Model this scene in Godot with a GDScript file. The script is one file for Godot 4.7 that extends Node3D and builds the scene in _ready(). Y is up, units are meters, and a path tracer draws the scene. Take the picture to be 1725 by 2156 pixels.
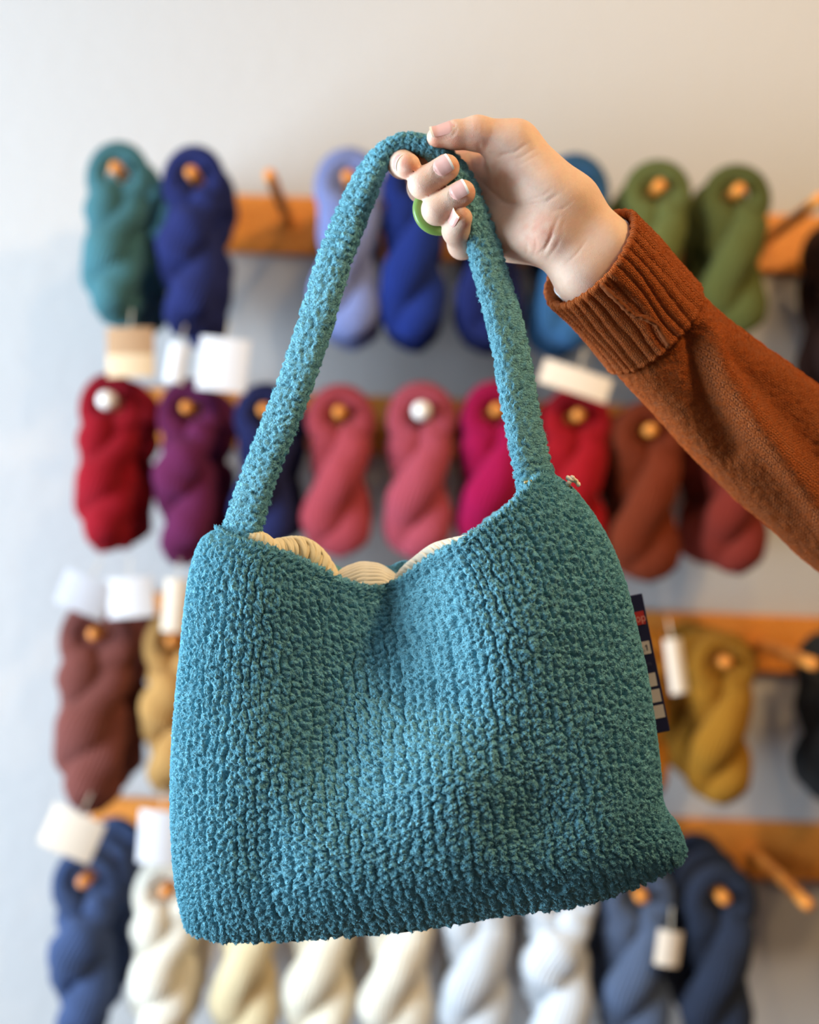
extends Node3D
# A hand holds up a felted teal handbag in a yarn shop; twisted wool skeins hang on peg rails on the wall behind.

const FOCAL := 2602.4          # focal length in pixels of the 1725 x 2156 frame
const REACH := 0.70            # distance from the lens to the plane of the hand and bag
const WALL := 1.92             # distance from the lens to the wall
var cam_at := Transform3D()
var rng := RandomNumberGenerator.new()
var noise := FastNoiseLite.new()
var used := {}
var tex := {}

func _ready() -> void:
	rng.seed = 7
	noise.seed = 3
	noise.frequency = 1.0
	noise.fractal_type = FastNoiseLite.FRACTAL_NONE
	nub_noise.seed = 8
	nub_noise.noise_type = FastNoiseLite.TYPE_CELLULAR
	nub_noise.cellular_return_type = FastNoiseLite.RETURN_DISTANCE
	nub_noise.cellular_jitter = 1.0
	nub_noise.frequency = 1.0
	nub_noise.fractal_type = FastNoiseLite.FRACTAL_NONE
	# ---- camera, sky, light, exposure
	cam_at = Transform3D(Basis(Vector3(0, 0, 1), deg_to_rad(2.1)), Vector3(0, 1.45, 0))
	var cam := Camera3D.new()
	cam.name = "camera"
	var lens := CameraAttributesPhysical.new()
	lens.frustum_focal_length = 28.97
	lens.exposure_aperture = 2.3
	lens.frustum_focus_distance = 0.665
	lens.frustum_near = 0.05
	lens.frustum_far = 50.0
	cam.attributes = lens
	cam.fov = 45.0
	add_child(cam)
	cam.transform = cam_at
	cam.current = true
	var env := Environment.new()
	env.background_mode = Environment.BG_SKY
	var sky := Sky.new()
	var air := ProceduralSkyMaterial.new()
	air.sky_top_color = Color(0.62, 0.74, 0.9)
	air.sky_horizon_color = Color(0.82, 0.88, 0.95)
	air.ground_horizon_color = Color(0.6, 0.62, 0.65)
	air.ground_bottom_color = Color(0.4, 0.41, 0.43)
	air.sky_energy_multiplier = 1.0
	sky.sky_material = air
	env.sky = sky
	env.tonemap_mode = Environment.TONE_MAPPER_LINEAR
	env.tonemap_exposure = 0.92
	env.sdfgi_enabled = true
	env.ssao_enabled = true
	env.ssil_enabled = true
	var around := WorldEnvironment.new()
	around.name = "surroundings"
	around.environment = env
	add_child(around)
	area_light("window_daylight", Vector3(-2.52, 1.25, -0.45), Vector3(0, -90, 0), Vector2(2.0, 1.9), Color(0.86, 0.935, 1.0), 27.0)
	make_textures()
	make_room()
	make_rails()
	make_bag()
	make_person()
	make_small_things()

# ------------------------------------------------------------------ helpers
func P(px: float, py: float, depth: float) -> Vector3:
	return cam_at * Vector3((px - 862.5) * depth / FOCAL, (1078.0 - py) * depth / FOCAL, -depth)

func Q(px: float, py: float, z: float) -> Vector3:      # z in millimetres towards the lens from the plane of the hand
	return P(px, py, REACH - z * 0.001)

func QV(v: Vector3) -> Vector3:
	return Q(v.x, v.y, v.z)

func area_light(called: String, at: Vector3, turn: Vector3, size: Vector2, color: Color, energy: float) -> void:
	var l := AreaLight3D.new()
	l.name = called
	l.position = at
	l.rotation_degrees = turn
	l.area_size = size
	l.area_normalize_energy = true
	l.light_color = color
	l.light_energy = energy
	l.set("area_range", 12.0)
	l.shadow_enabled = true
	add_child(l)

func numbered(called: String) -> String:
	used[called] = used.get(called, -1) + 1
	return called if used[called] == 0 else "%s_%03d" % [called, used[called]]

func tag(o: Node, label: String, category: String, group := "") -> void:
	o.set_meta("label", label)
	o.set_meta("category", category)
	if group:
		o.set_meta("group", group)

func obj(called: String, mesh: Mesh, m: Material, parent: Node = null) -> MeshInstance3D:
	var o := MeshInstance3D.new()
	o.mesh = mesh
	o.material_override = m
	if parent == null:
		o.name = numbered(called)
		add_child(o)
	else:
		o.name = called
		parent.add_child(o, true)
	return o

func struct(called: String, mesh: Mesh, m: Material) -> MeshInstance3D:
	var o := obj(called, mesh, m)
	o.set_meta("kind", "structure")
	return o

func base(called: String, at := Vector3.ZERO) -> Node3D:
	var o := Node3D.new()
	o.name = numbered(called)
	add_child(o)
	o.position = at
	return o

func mat(c: Color, rough := 0.8, spec := 0.5) -> StandardMaterial3D:
	var m := StandardMaterial3D.new()
	m.albedo_color = c
	m.roughness = rough
	m.metallic_specular = spec
	return m

func rgb(r: int, g: int, b: int) -> Color:
	return Color(r / 255.0, g / 255.0, b / 255.0)

func box(size: Vector3, bevel := 0.0) -> Mesh:
	if bevel <= 0.0:
		var b := BoxMesh.new()
		b.size = size
		return b
	var st := SurfaceTool.new()
	st.begin(Mesh.PRIMITIVE_TRIANGLES)
	var h := size * 0.5
	var i := h - Vector3.ONE * bevel
	# six faces, twelve edges, eight corners
	for ax in 3:
		var a1 := (ax + 1) % 3
		var a2 := (ax + 2) % 3
		for s in [-1.0, 1.0]:
			var q := []
			for c in [[-1, -1], [1, -1], [1, 1], [-1, 1]]:
				var v := Vector3.ZERO
				v[ax] = s * h[ax]
				v[a1] = c[0] * i[a1]
				v[a2] = c[1] * i[a2]
				q.append(v)
			var n := Vector3.ZERO
			n[ax] = s
			quad(st, q, n)
		for s1 in [-1.0, 1.0]:
			for s2 in [-1.0, 1.0]:
				var q := []
				for e in [-1.0, 1.0]:
					var v := Vector3.ZERO
					v[ax] = e * i[ax]
					v[a1] = s1 * h[a1]
					v[a2] = s2 * i[a2]
					var w := Vector3.ZERO
					w[ax] = e * i[ax]
					w[a1] = s1 * i[a1]
					w[a2] = s2 * h[a2]
					if e < 0:
						q.append(v)
						q.append(w)
					else:
						q.append(w)
						q.append(v)
				var n := Vector3.ZERO
				n[a1] = s1
				n[a2] = s2
				quad(st, q, n.normalized())
	for sx in [-1.0, 1.0]:
		for sy in [-1.0, 1.0]:
			for sz in [-1.0, 1.0]:
				var n := Vector3(sx, sy, sz).normalized()
				tri(st, Vector3(sx * h.x, sy * i.y, sz * i.z), Vector3(sx * i.x, sy * h.y, sz * i.z), Vector3(sx * i.x, sy * i.y, sz * h.z), n)
	return st.commit()

func tri(st: SurfaceTool, a: Vector3, b: Vector3, c: Vector3, n: Vector3) -> void:
	if (b - a).cross(c - a).dot(n) > 0.0:
		var t := b
		b = c
		c = t
	for v in [a, b, c]:
		st.set_normal(n)
		st.set_uv(Vector2(v.x + v.z, v.y))
		st.add_vertex(v)

func quad(st: SurfaceTool, q: Array, n: Vector3) -> void:
	tri(st, q[0], q[1], q[2], n)
	tri(st, q[0], q[2], q[3], n)

func curve(pts: Array, t: float) -> Variant:            # Catmull-Rom through points of any kind, t 0..1
	var n := pts.size() - 1
	var f := clampf(t, 0.0, 1.0) * n
	var i := mini(int(f), n - 1)
	f -= i
	var a = pts[maxi(i - 1, 0)]
	var b = pts[i]
	var c = pts[i + 1]
	var d = pts[mini(i + 2, n)]
	return 0.5 * ((2.0 * b) + (c - a) * f + (2.0 * a - 5.0 * b + 4.0 * c - d) * f * f + (3.0 * b - a - 3.0 * c + d) * f * f * f)

func even(pts: Array, n: int) -> PackedVector2Array:      # n+1 points evenly spaced along a smooth curve
	var fine := PackedVector2Array()
	var run := PackedFloat32Array()
	var total := 0.0
	for k in 401:
		var p: Vector2 = curve(pts, k / 400.0)
		if k > 0:
			total += p.distance_to(fine[k - 1])
		fine.append(p)
		run.append(total)
	var out := PackedVector2Array()
	var j := 0
	for k in n + 1:
		var s := total * k / n
		while j < 399 and run[j + 1] < s:
			j += 1
		out.append(fine[j].lerp(fine[j + 1], clampf((s - run[j]) / maxf(run[j + 1] - run[j], 1e-6), 0, 1)))
	return out

# A mesh from a grid of nu x nv points (row v after row v); wrap joins the first and last column.
func grid_normals(p: PackedVector3Array, nu: int, nv: int, wrap: bool, flip: bool) -> PackedVector3Array:
	var out := PackedVector3Array()
	out.resize(p.size())
	for v in nv:
		var up := mini(v + 1, nv - 1) * nu
		var dn := maxi(v - 1, 0) * nu
		for u in nu:
			var r := u + 1
			var l := u - 1
			if wrap:
				r = r if r < nu else 1
				l = l if l >= 0 else nu - 2
			else:
				r = mini(r, nu - 1)
				l = maxi(l, 0)
			var n := (p[v * nu + r] - p[v * nu + l]).cross(p[up + u] - p[dn + u])
			n = n.normalized()
			out[v * nu + u] = -n if flip else n
	return out

func grid_mesh(p: PackedVector3Array, nu: int, nv: int, wrap := false, flip := false, uv := PackedVector2Array(), colors := PackedColorArray(), normals := PackedVector3Array()) -> ArrayMesh:
	var idx := PackedInt32Array()
	idx.resize((nu - 1) * (nv - 1) * 6)
	var k := 0
	for v in nv - 1:
		for u in nu - 1:
			var a := v * nu + u
			var b := a + 1
			var c := a + nu
			var d := c + 1
			if flip:
				idx[k] = a; idx[k + 1] = b; idx[k + 2] = c; idx[k + 3] = b; idx[k + 4] = d; idx[k + 5] = c
			else:
				idx[k] = a; idx[k + 1] = c; idx[k + 2] = b; idx[k + 3] = b; idx[k + 4] = c; idx[k + 5] = d
			k += 6
	var arr := []
	arr.resize(Mesh.ARRAY_MAX)
	arr[Mesh.ARRAY_VERTEX] = p
	arr[Mesh.ARRAY_NORMAL] = normals if normals.size() else grid_normals(p, nu, nv, wrap, flip)
	if uv.size():
		arr[Mesh.ARRAY_TEX_UV] = uv
	if colors.size():
		arr[Mesh.ARRAY_COLOR] = colors
	arr[Mesh.ARRAY_INDEX] = idx
	var m := ArrayMesh.new()
	m.add_surface_from_arrays(Mesh.PRIMITIVE_TRIANGLES, arr)
	return m

# A tube along points; radius(i, angle) in metres; ends closed by drawing the last rings to a point where caps is on.
func tube(path: PackedVector3Array, radius: Callable, sides := 12, caps := true, uv_scale := Vector2(1, 1)) -> ArrayMesh:
	var n := path.size()
	var p := PackedVector3Array()
	var uv := PackedVector2Array()
	var t0 := (path[1] - path[0]).normalized()
	var side := t0.cross(Vector3(0, 0, 1) if absf(t0.z) < 0.8 else Vector3(1, 0, 0)).normalized()
	var rows := 0
	var run := 0.0
	for i in n:
		var t := (path[mini(i + 1, n - 1)] - path[maxi(i - 1, 0)]).normalized()
		side = (side - t * side.dot(t)).normalized()
		var other := t.cross(side)
		if i > 0:
			run += path[i].distance_to(path[i - 1])
		var rings := [1.0]
		var shift := [0.0]
		if caps and i == 0:
			rings = [0.001, 0.5, 0.866, 1.0]
			shift = [-0.7, -0.6, -0.35, 0.0]
		elif caps and i == n - 1:
			rings = [1.0, 0.866, 0.5, 0.001]
			shift = [0.0, 0.35, 0.6, 0.7]
		for k in rings.size():
			var r0: float = radius.call(i, 0.0)
			for s in sides + 1:
				var a := TAU * (s % sides) / sides
				var r: float = radius.call(i, a) * rings[k]
				p.append(path[i] + t * shift[k] * r0 + (side * cos(a) + other * sin(a)) * r)
				uv.append(Vector2(float(s) / sides * uv_scale.x, run * uv_scale.y))
			rows += 1
	return grid_mesh(p, sides + 1, rows, true, false, uv)

func rod(a: Vector3, b: Vector3, r: float, sides := 12) -> ArrayMesh:
	return tube(PackedVector3Array([a, a.lerp(b, 0.5), b]), func(_i, _a): return r, sides)

# ------------------------------------------------------------------ textures
func tex_from(im: Image) -> ImageTexture:
	return ImageTexture.create_from_image(im)

func make_textures() -> void:
	# felt: short tangled fibres
	var f := FastNoiseLite.new()
	f.seed = 5
	f.noise_type = FastNoiseLite.TYPE_CELLULAR
	f.cellular_return_type = FastNoiseLite.RETURN_DISTANCE
	f.frequency = 0.035
	f.fractal_type = FastNoiseLite.FRACTAL_FBM
	f.fractal_octaves = 3
	f.fractal_gain = 0.6
	f.domain_warp_enabled = true
	f.domain_warp_amplitude = 18.0
	f.domain_warp_frequency = 0.03
	tex.felt = tex_from(f.get_seamless_image(512, 512))
	# yarn: fine strands that run along v with a slight twist
	var im := Image.create_empty(256, 256, false, Image.FORMAT_L8)
	for y in 256:
		for x in 256:
			var s := x / 256.0 * 28.0 + y / 256.0 * 5.0
			var w := 0.5 + 0.5 * cos(TAU * s)
			var ply := 0.5 + 0.5 * cos(TAU * (y / 256.0 * 26.0 + s * 0.5 * 2.0))
			im.set_pixel(x, y, Color.from_hsv(0, 0, clampf(0.75 * sqrt(w) + 0.25 * ply * w, 0, 1)))
	tex.yarn = tex_from(im)
	# stocking stitch: columns of V
	im = Image.create_empty(256, 256, false, Image.FORMAT_L8)
	for y in 256:
		for x in 256:
			var u := x / 256.0 * 6.0
			var v := y / 256.0 * 8.0
			u += 0.09 * sin(TAU * v / 8.0 * 2.0)
			var fu := u - floorf(u)
			var lean := absf(fu - 0.5) * 2.0
			var leg := fposmod(v - lean * 0.75, 1.0)
			var h := pow(maxf(sin(PI * leg), 0.0), 0.7) * pow(clampf(1.0 - pow(absf(lean - 0.5) * 2.0, 2.5), 0, 1), 0.6)
			im.set_pixel(x, y, Color.from_hsv(0, 0, clampf(h, 0, 1)))
	tex.knit = tex_from(im)
	# skin: fine cells
	var sk := FastNoiseLite.new()
	sk.seed = 11
	sk.noise_type = FastNoiseLite.TYPE_CELLULAR
	sk.cellular_return_type = FastNoiseLite.RETURN_DISTANCE2_SUB
	sk.frequency = 0.05
	tex.skin = tex_from(sk.get_seamless_image(512, 512))
	# wood grain
	var wn := FastNoiseLite.new()
	wn.seed = 21
	wn.frequency = 1.0
	im = Image.create_empty(512, 128, false, Image.FORMAT_RGB8)
	for y in 128:
		for x in 512:
			var q := wn.get_noise_2d(x * 0.008, y * 0.02) * 6.0 + wn.get_noise_2d(x * 0.02 + 40.0, y * 0.5) * 0.7
			var g := 0.5 + 0.5 * sin(q * 5.0)
			var c := rgb(206, 124, 44).lerp(rgb(226, 148, 66), g)
			im.set_pixel(x, y, c)
	tex.wood = tex_from(im)
	# plaster
	var pl := FastNoiseLite.new()
	pl.seed = 31
	pl.frequency = 0.02
	pl.fractal_octaves = 4
	tex.plaster = tex_from(pl.get_seamless_image(512, 512))

func wood_mat() -> StandardMaterial3D:
	if not tex.has("wood_mat"):
		var m := mat(Color.WHITE, 0.5, 0.4)
		m.albedo_texture = tex.wood
		m.uv1_triplanar = true
		m.uv1_scale = Vector3(2.5, 6.0, 2.5)
		tex.wood_mat = m
	return tex.wood_mat

func wool_mat(c: Color) -> StandardMaterial3D:
	var m := mat(c, 0.95, 0.25)
	m.heightmap_enabled = true
	m.heightmap_texture = tex.yarn
	m.heightmap_scale = 0.22
	m.rim_enabled = true
	m.rim = 0.35
	m.rim_tint = 0.7
	return m

# ------------------------------------------------------------------ the room
func make_room() -> void:
	var plaster := mat(Color(0.735, 0.73, 0.725), 0.9, 0.3)
	plaster.heightmap_enabled = true
	plaster.heightmap_texture = tex.plaster
	plaster.heightmap_scale = 0.05
	plaster.uv1_triplanar = true
	plaster.uv1_scale = Vector3(3, 3, 3)
	var zb := -WALL
	var o := struct("wall_back", box(Vector3(5.4, 2.9, 0.12)), plaster)
	o.position = Vector3(-0.1, 1.4, zb - 0.06)
	var grey := mat(Color(0.34, 0.32, 0.30), 0.9, 0.3)
	o = struct("wall_right", box(Vector3(0.12, 2.9, 4.4)), grey)
	o.position = Vector3(2.55, 1.4, 0.2)
	o = struct("wall_front", box(Vector3(5.4, 2.9, 0.12)), grey)
	o.position = Vector3(-0.1, 1.4, 2.36)
	# the left wall has a shop window: four pieces round the opening
	var wl := base("wall_left")
	wl.set_meta("kind", "structure")
	for s in [[0.12, 0.2, 0.24, 4.4], [2.52, 0.2, 0.56, 4.4], [1.24, -1.685, 2.0, 0.63], [1.24, 1.53, 2.0, 1.74]]:
		var piece := obj("wall_piece", box(Vector3(0.12, s[2], s[3])), plaster, wl)
		piece.position = Vector3(-2.66, s[0], s[1])
	var frame_mat := mat(Color(0.86, 0.86, 0.84), 0.5)
	var win := base("window_1", Vector3(-2.64, 1.24, -0.355))
	win.set_meta("kind", "structure")
	for s in [[0.0, 0.97, 0.06, 2.03], [0.0, -0.97, 0.06, 2.03], [-0.985, 0.0, 2.0, 0.06], [0.985, 0.0, 2.0, 0.06], [0.0, 0.0, 2.0, 0.05]]:
		var fr := obj("window_frame", box(Vector3(0.07, s[2], s[3]), 0.006), frame_mat, win)
		fr.position = Vector3(0, s[1], s[0])
	var glass := mat(Color(0.95, 0.98, 1.0, 0.06), 0.02, 0.5)
	glass.transparency = BaseMaterial3D.TRANSPARENCY_ALPHA
	for s in [-0.49, 0.49]:
		var pane := obj("window_pane", box(Vector3(0.006, 1.9, 0.95)), glass, win)
		pane.position = Vector3(0, 0, s)
	var fm := mat(Color(0.42, 0.40, 0.40), 0.55, 0.4)
	fm.albedo_texture = tex.wood
	fm.uv1_triplanar = true
	fm.uv1_scale = Vector3(1, 1, 3)
	o = struct("floor", box(Vector3(5.4, 0.1, 4.6)), fm)
	o.position = Vector3(-0.1, -0.05, 0.2)
	o = struct("ceiling", box(Vector3(5.4, 0.1, 4.6)), mat(Color(0.66, 0.65, 0.64), 0.9, 0.3))
	o.position = Vector3(-0.1, 2.8, 0.2)
	# the globe lamp that warms the wall and the hand
	var at := Vector3(0.70, 2.40, -0.30)
	var lamp := base("pendant_lamp", at)
	tag(lamp, "round glass pendant lamp glowing warm above the shop floor", "lamp")
	obj("cord", rod(Vector3(0, 0.1, 0), Vector3(0, 0.33, 0), 0.004, 8), mat(Color(0.1, 0.1, 0.1), 0.6), lamp)
	obj("cap", rod(Vector3(0, 0.085, 0), Vector3(0, 0.115, 0), 0.03, 20), mat(Color(0.15, 0.15, 0.15), 0.5), lamp)
	var glow := mat(Color(1, 0.95, 0.85), 0.5)
	glow.emission_enabled = true
	glow.emission = Color(1.0, 0.84, 0.62)
	glow.emission_energy_multiplier = 2.0
	var globe := SphereMesh.new()
	globe.radius = 0.09
	globe.height = 0.18
	obj("globe", globe, glow, lamp)
	var bulb := OmniLight3D.new()
	bulb.name = "pendant_lamp_light"
	bulb.position = at
	bulb.light_color = Color(1.0, 0.83, 0.58)
	bulb.light_energy = 1.2
	bulb.light_size = 0.09
	bulb.omni_range = 12.0
	bulb.omni_attenuation = 2.0
	bulb.shadow_enabled = true
	add_child(bulb)
	# two spotlights under the ceiling that wash the wall of yarn
	track_spot(Vector3(0.22, 2.56, -0.45), Vector3(-0.05, 1.75, -WALL), "track spotlight under the ceiling beside the pendant lamp", 0.5)
	track_spot(Vector3(1.05, 2.56, -0.45), Vector3(0.75, 1.7, -WALL), "track spotlight under the ceiling near the bare wall end", 0.8)

func track_spot(at: Vector3, aim: Vector3, label: String, energy: float) -> void:
	var o := base("track_spotlight", at)
	tag(o, label, "spotlight", "ceiling spotlights")
	var d := (aim - at).normalized()
	var black := mat(Color(0.12, 0.12, 0.12), 0.5)
	obj("housing", rod(-d * 0.10, -d * 0.012, 0.036, 20), black, o)
	obj("arm", rod(-d * 0.06, Vector3(0, 0.19, 0), 0.008, 8), black, o)
	var glow := mat(Color(1, 0.95, 0.85), 0.5)
	glow.emission_enabled = true
	glow.emission = Color(1.0, 0.86, 0.66)
	glow.emission_energy_multiplier = 2.0
	obj("lens", rod(-d * 0.013, -d * 0.009, 0.03, 20), glow, o)
	var l := SpotLight3D.new()
	l.name = "track_spotlight_light"
	l.position = at + d * 0.03
	add_child(l)
	l.look_at(aim, Vector3.UP)
	l.light_color = Color(1.0, 0.84, 0.60)
	l.light_energy = energy
	l.light_size = 0.03
	l.spot_angle = 46.0
	l.spot_angle_attenuation = 0.7
	l.spot_range = 12.0
	l.spot_attenuation = 2.0
	l.shadow_enabled = true

# ------------------------------------------------------------------ rails, pegs and skeins
const TIP := 1.63               # distance from the lens to the ends of the pegs
var hank_meshes := []

func hank(length: float, turns: float, start: float, sd: int, lumpy := 0.0) -> ArrayMesh:
	# a twisted hank: one bundle of yarn that loops over a peg at the origin and twists round itself below
	var path := PackedVector3Array()
	var rad := PackedFloat32Array()
	var steps := 56
	var low := -length
	for part in 2:
		for k in steps + 1:
			var f := float(k) / steps
			if part == 1:
				f = 1.0 - f
				if k == 0:
					continue
			var side := 1.0 if part == 0 else -1.0
			var pos := Vector3.ZERO
			var r := 0.0
			if f < 0.72:                                    # the twisted body, from the bottom up
				var g := f / 0.72
				var y := lerpf(low, -44.0, g)
				var a := turns * TAU * (1.0 - g) + start
				var rho := 20.0 * smoothstep(0.0, 0.10, g)
				pos = Vector3(cos(a) * rho * side, y, sin(a) * rho * side)
				r = lerpf(24.0, 28.0, smoothstep(0.0, 0.3, g)) - 5.0 * smoothstep(0.7, 1.0, g)
				r *= 1.0 + 0.13 * noise.get_noise_2d(y * 0.02 + sd * 9.0, side * 3.0 + sd)
			else:                                           # the loop over the peg
				var g := (f - 0.72) / 0.28
				var a := lerpf(-0.62 * PI, 0.5 * PI, g) + (0.5 * PI if false else 0.0)
				var c := start * (1.0 - smoothstep(0.0, 0.35, g))
				var ring := Vector3(cos(a) * 32.0, -6.0 + sin(a) * 32.0, 0)
				if a < -0.3:
					ring = ring.lerp(Vector3(20.0, lerpf(-44.0, -15.0, clampf(g / 0.4, 0, 1)), 0), smoothstep(0.45, 0.0, g))
				pos = Vector3(ring.x * side * cos(c), ring.y, ring.x * side * sin(c))
				r = lerpf(23.0, 14.0, smoothstep(0.0, 0.7, g))
			pos.x += lumpy * 7.0 * noise.get_noise_2d(pos.y * 0.018 + sd * 3.0, 5.0) * smoothstep(-20.0, -60.0, pos.y)
			r *= 1.0 + lumpy * 0.25 * noise.get_noise_2d(pos.y * 0.03 + sd * 5.0, side * 2.0) * smoothstep(-20.0, -60.0, pos.y)
			path.append(pos * 0.001)
			rad.append(r * 0.001)
	var sdf := float(sd)
	var nz := noise
	return tube(path, func(i, a): return rad[i] * (1.0 + 0.07 * nz.get_noise_3d(cos(a) * 1.3 + sdf, sin(a) * 1.3, i * 0.09)), 18, true, Vector2(1.0, 9.0))

func make_rails() -> void:
	var brd := wood_mat()
	var rows := [485.0, 897.0, 1328.0, 1762.0]
	var left := [255.0, 250.0, 240.0, 195.0]
	var names := ["top", "second", "third", "bottom"]
	var rail_nodes := []
	for k in 4:
		var c := P(862.0, rows[k], WALL - 0.012)
		var x0 := P(left[k], rows[k], WALL).x
		var x1 := 1.35
		var r := base("peg_rail", Vector3((x0 + x1) / 2.0, c.y, -WALL + 0.011))
		tag(r, "orange-brown wooden peg rail, the %s one of four on the white wall" % names[k], "peg rail", "wooden peg rails on the wall")
		obj("board", box(Vector3(x1 - x0, 0.088, 0.022), 0.003), brd, r)
		rail_nodes.append(r)
	hank_meshes = [hank(176, 0.55, 0.25, 1), hank(182, 1.0, -0.5, 2, 1.0), hank(176, 0.62, 0.1, 3), hank(184, 0.85, 0.45, 4, 1.0)]
	var white_end := mat(Color(0.92, 0.91, 0.89), 0.35, 0.5)
	# row, peg end x, y, colour words, colour, skeins on the peg, shape, size, tags [x, y, w, h, turn, colour]
	var list := [
		[0, 243, 352, "teal", rgb(68, 115, 124), 3, 1, 1.02, [[275, 742, 100, 104, -3, 0]]],
		[0, 403, 362, "dark navy blue", rgb(36, 44, 96), 3, 3, 1.05, [[470, 768, 105, 112, 4, 1], [372, 765, 42, 84, 8, 1]]],
		[0, 568, 368, "", Color.WHITE, 0, 0, 1, []],
		[0, 733, 370, "lavender blue", rgb(122, 136, 190), 3, 0, 0.99, []],
		[0, 878, 372, "royal blue", rgb(26, 44, 112), 3, 2, 0.99, []],
		[0, 1045, 376, "ink blue", rgb(24, 32, 80), 3, 0, 1.0, []],
		[0, 1215, 384, "steel blue", rgb(46, 84, 120), 3, 2, 1.0, []],
		[0, 1390, 390, "moss green", rgb(89, 96, 53), 3, 2, 0.98, []],
		[0, 1558, 398, "olive green", rgb(79, 84, 43), 3, 0, 0.98, []],
		[0, 1728, 418, "", Color.WHITE, 0, 0, 1, []],
		[0, 1862, 470, "dark brown", rgb(50, 32, 28), 3, 2, 1.1, []],
		[1, 226, 843, "crimson red", rgb(144, 19, 34), 3, 1, 1.0, [[275, 1258, 98, 84, -6, 1], [178, 1252, 110, 76, 20, 2]]],
		[1, 393, 857, "plum purple", rgb(96, 33, 72), 3, 3, 1.02, [[368, 1275, 48, 112, 3, 3]]],
		[1, 556, 862, "dark indigo", rgb(36, 42, 88), 3, 0, 0.95, []],
		[1, 715, 867, "coral pink", rgb(158, 64, 74), 3, 0, 0.98, []],
		[1, 888, 865, "rose pink", rgb(160, 69, 83), 3, 2, 1.0, []],
		[1, 1047, 862, "magenta", rgb(153, 15, 69), 3, 2, 1.0, []],
		[1, 1220, 873, "scarlet", rgb(148, 17, 28), 3, 2, 1.0, [[1212, 802, 150, 52, 16, 3]]],
		[1, 1372, 905, "rust brown", rgb(105, 43, 22), 3, 0, 1.03, []],
		[1, 1562, 912, "brick red", rgb(110, 38, 29), 3, 2, 0.95, []],
		[2, 197, 1335, "cocoa brown", rgb(116, 66, 60), 3, 1, 1.2, [[152, 1755, 118, 92, 22, 3]]],
		[2, 363, 1350, "tan", rgb(179, 137, 81), 3, 3, 1.0, [[335, 1762, 88, 112, 2, 1]]],
		[2, 1352, 1385, "amber", rgb(169, 107, 31), 3, 2, 1.0, [[1424, 1402, 36, 116, -10, 3]]],
		[2, 1530, 1395, "golden yellow", rgb(148, 103, 31), 3, 2, 0.97, []],
		[2, 1714, 1398, "", Color.WHITE, 0, 0, 1, []],
		[2, 1832, 1420, "charcoal grey", rgb(48, 50, 52), 3, 0, 1.05, []],
		[3, 175, 1858, "denim blue", rgb(62, 78, 114), 3, 3, 1.1, []],
		[3, 348, 1880, "cream", rgb(236, 230, 214), 3, 1, 1.1, []],
		[3, 520, 1884, "oatmeal", rgb(218, 200, 160), 1, 0, 1.05, []],
		[3, 676, 1886, "ivory", rgb(234, 226, 204), 3, 2, 1.05, []],
		[3, 842, 1886, "pale cream", rgb(240, 234, 216), 3, 0, 1.05, []],
		[3, 1012, 1888, "silver grey", rgb(206, 212, 218), 3, 2, 1.05, []],
		[3, 1184, 1890, "pale grey", rgb(214, 220, 226), 3, 3, 1.05, []],
		[3, 1352, 1890, "slate blue", rgb(84, 98, 124), 3, 2, 1.05, [[1408, 1996, 52, 74, 6, 3]]],
		[3, 1526, 1893, "midnight grey", rgb(44, 52, 70), 3, 0, 1.05, []],
		[3, 1702, 1905, "", Color.WHITE, 0, 0, 1, []],
	]
	var paper := [mat(rgb(176, 142, 108), 0.85), mat(rgb(214, 215, 220), 0.8), mat(rgb(184, 186, 194), 0.8), mat(rgb(218, 204, 186), 0.85)]
	var pale := mat(rgb(218, 194, 160), 0.85)
	var string_mat := mat(rgb(225, 215, 195), 0.9)
	var nth := [0, 0, 0, 0]
	var ordinals := ["first", "second", "third", "fourth", "fifth", "sixth", "seventh", "eighth", "ninth", "tenth", "eleventh", "twelfth"]
	var depths := [1.65, 1.732, 1.814]
	for a in list:
		var row: int = a[0]
		var tip := P(a[1], a[2], TIP)
		var r: Node3D = rail_nodes[row]
		var peg := obj("peg", rod(Vector3(0, 0, 0.0), Vector3(0, 0, WALL - 0.02 - TIP), 0.0082, 16), brd, r)
		peg.position = Vector3(tip.x, tip.y, -WALL + 0.02) - r.position
		if a[3] in ["crimson red", "rose pink"]:
			var cap := obj("peg_cap", rod(Vector3(0, 0, WALL - 0.026 - TIP), Vector3(0, 0, WALL - 0.014 - TIP), 0.0122, 16), white_end, peg)
			cap.set_meta("label", "white end cap")
		var which: String = ordinals[nth[row]]
		nth[row] += 1
		if a[5] == 0:
			continue
		var m := wool_mat(a[4])
		for k in int(a[5]):
			var o := obj("yarn_skein", hank_meshes[(int(a[6]) + k * 2) % 4], m)
			var s: float = a[7] * (1.0 if k == 0 else 0.97)
			var slim := lerpf(1.0, 0.9, smoothstep(200.0, 450.0, 862.0 - float(a[1])))
			var tall := 1.1 if row == 0 and a[1] > 700 and a[1] < 1250 else 1.0
			o.scale = Vector3(s * slim, s * tall, 0.74)
			o.position = Vector3(tip.x + rng.randf_range(-0.003, 0.003) * k, tip.y, -depths[k])
			o.rotation.y = rng.randf_range(-0.15, 0.15)
			var place: String = ["at the front of", "in the middle of", "at the back of"][k] if int(a[5]) == 3 else ["at the front of", "at the back of"][mini(k, 1)]
			if int(a[5]) == 1:
				place = "alone on"
			tag(o, "%s twisted wool skein %s the %s peg, %s rail" % [a[3], place, which, names[row]], "yarn skein", "wool skeins on the %s rail" % names[row])
			if k == 0:
				for t in a[8]:
					paper_tag(o, t, paper, pale, string_mat)

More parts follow.
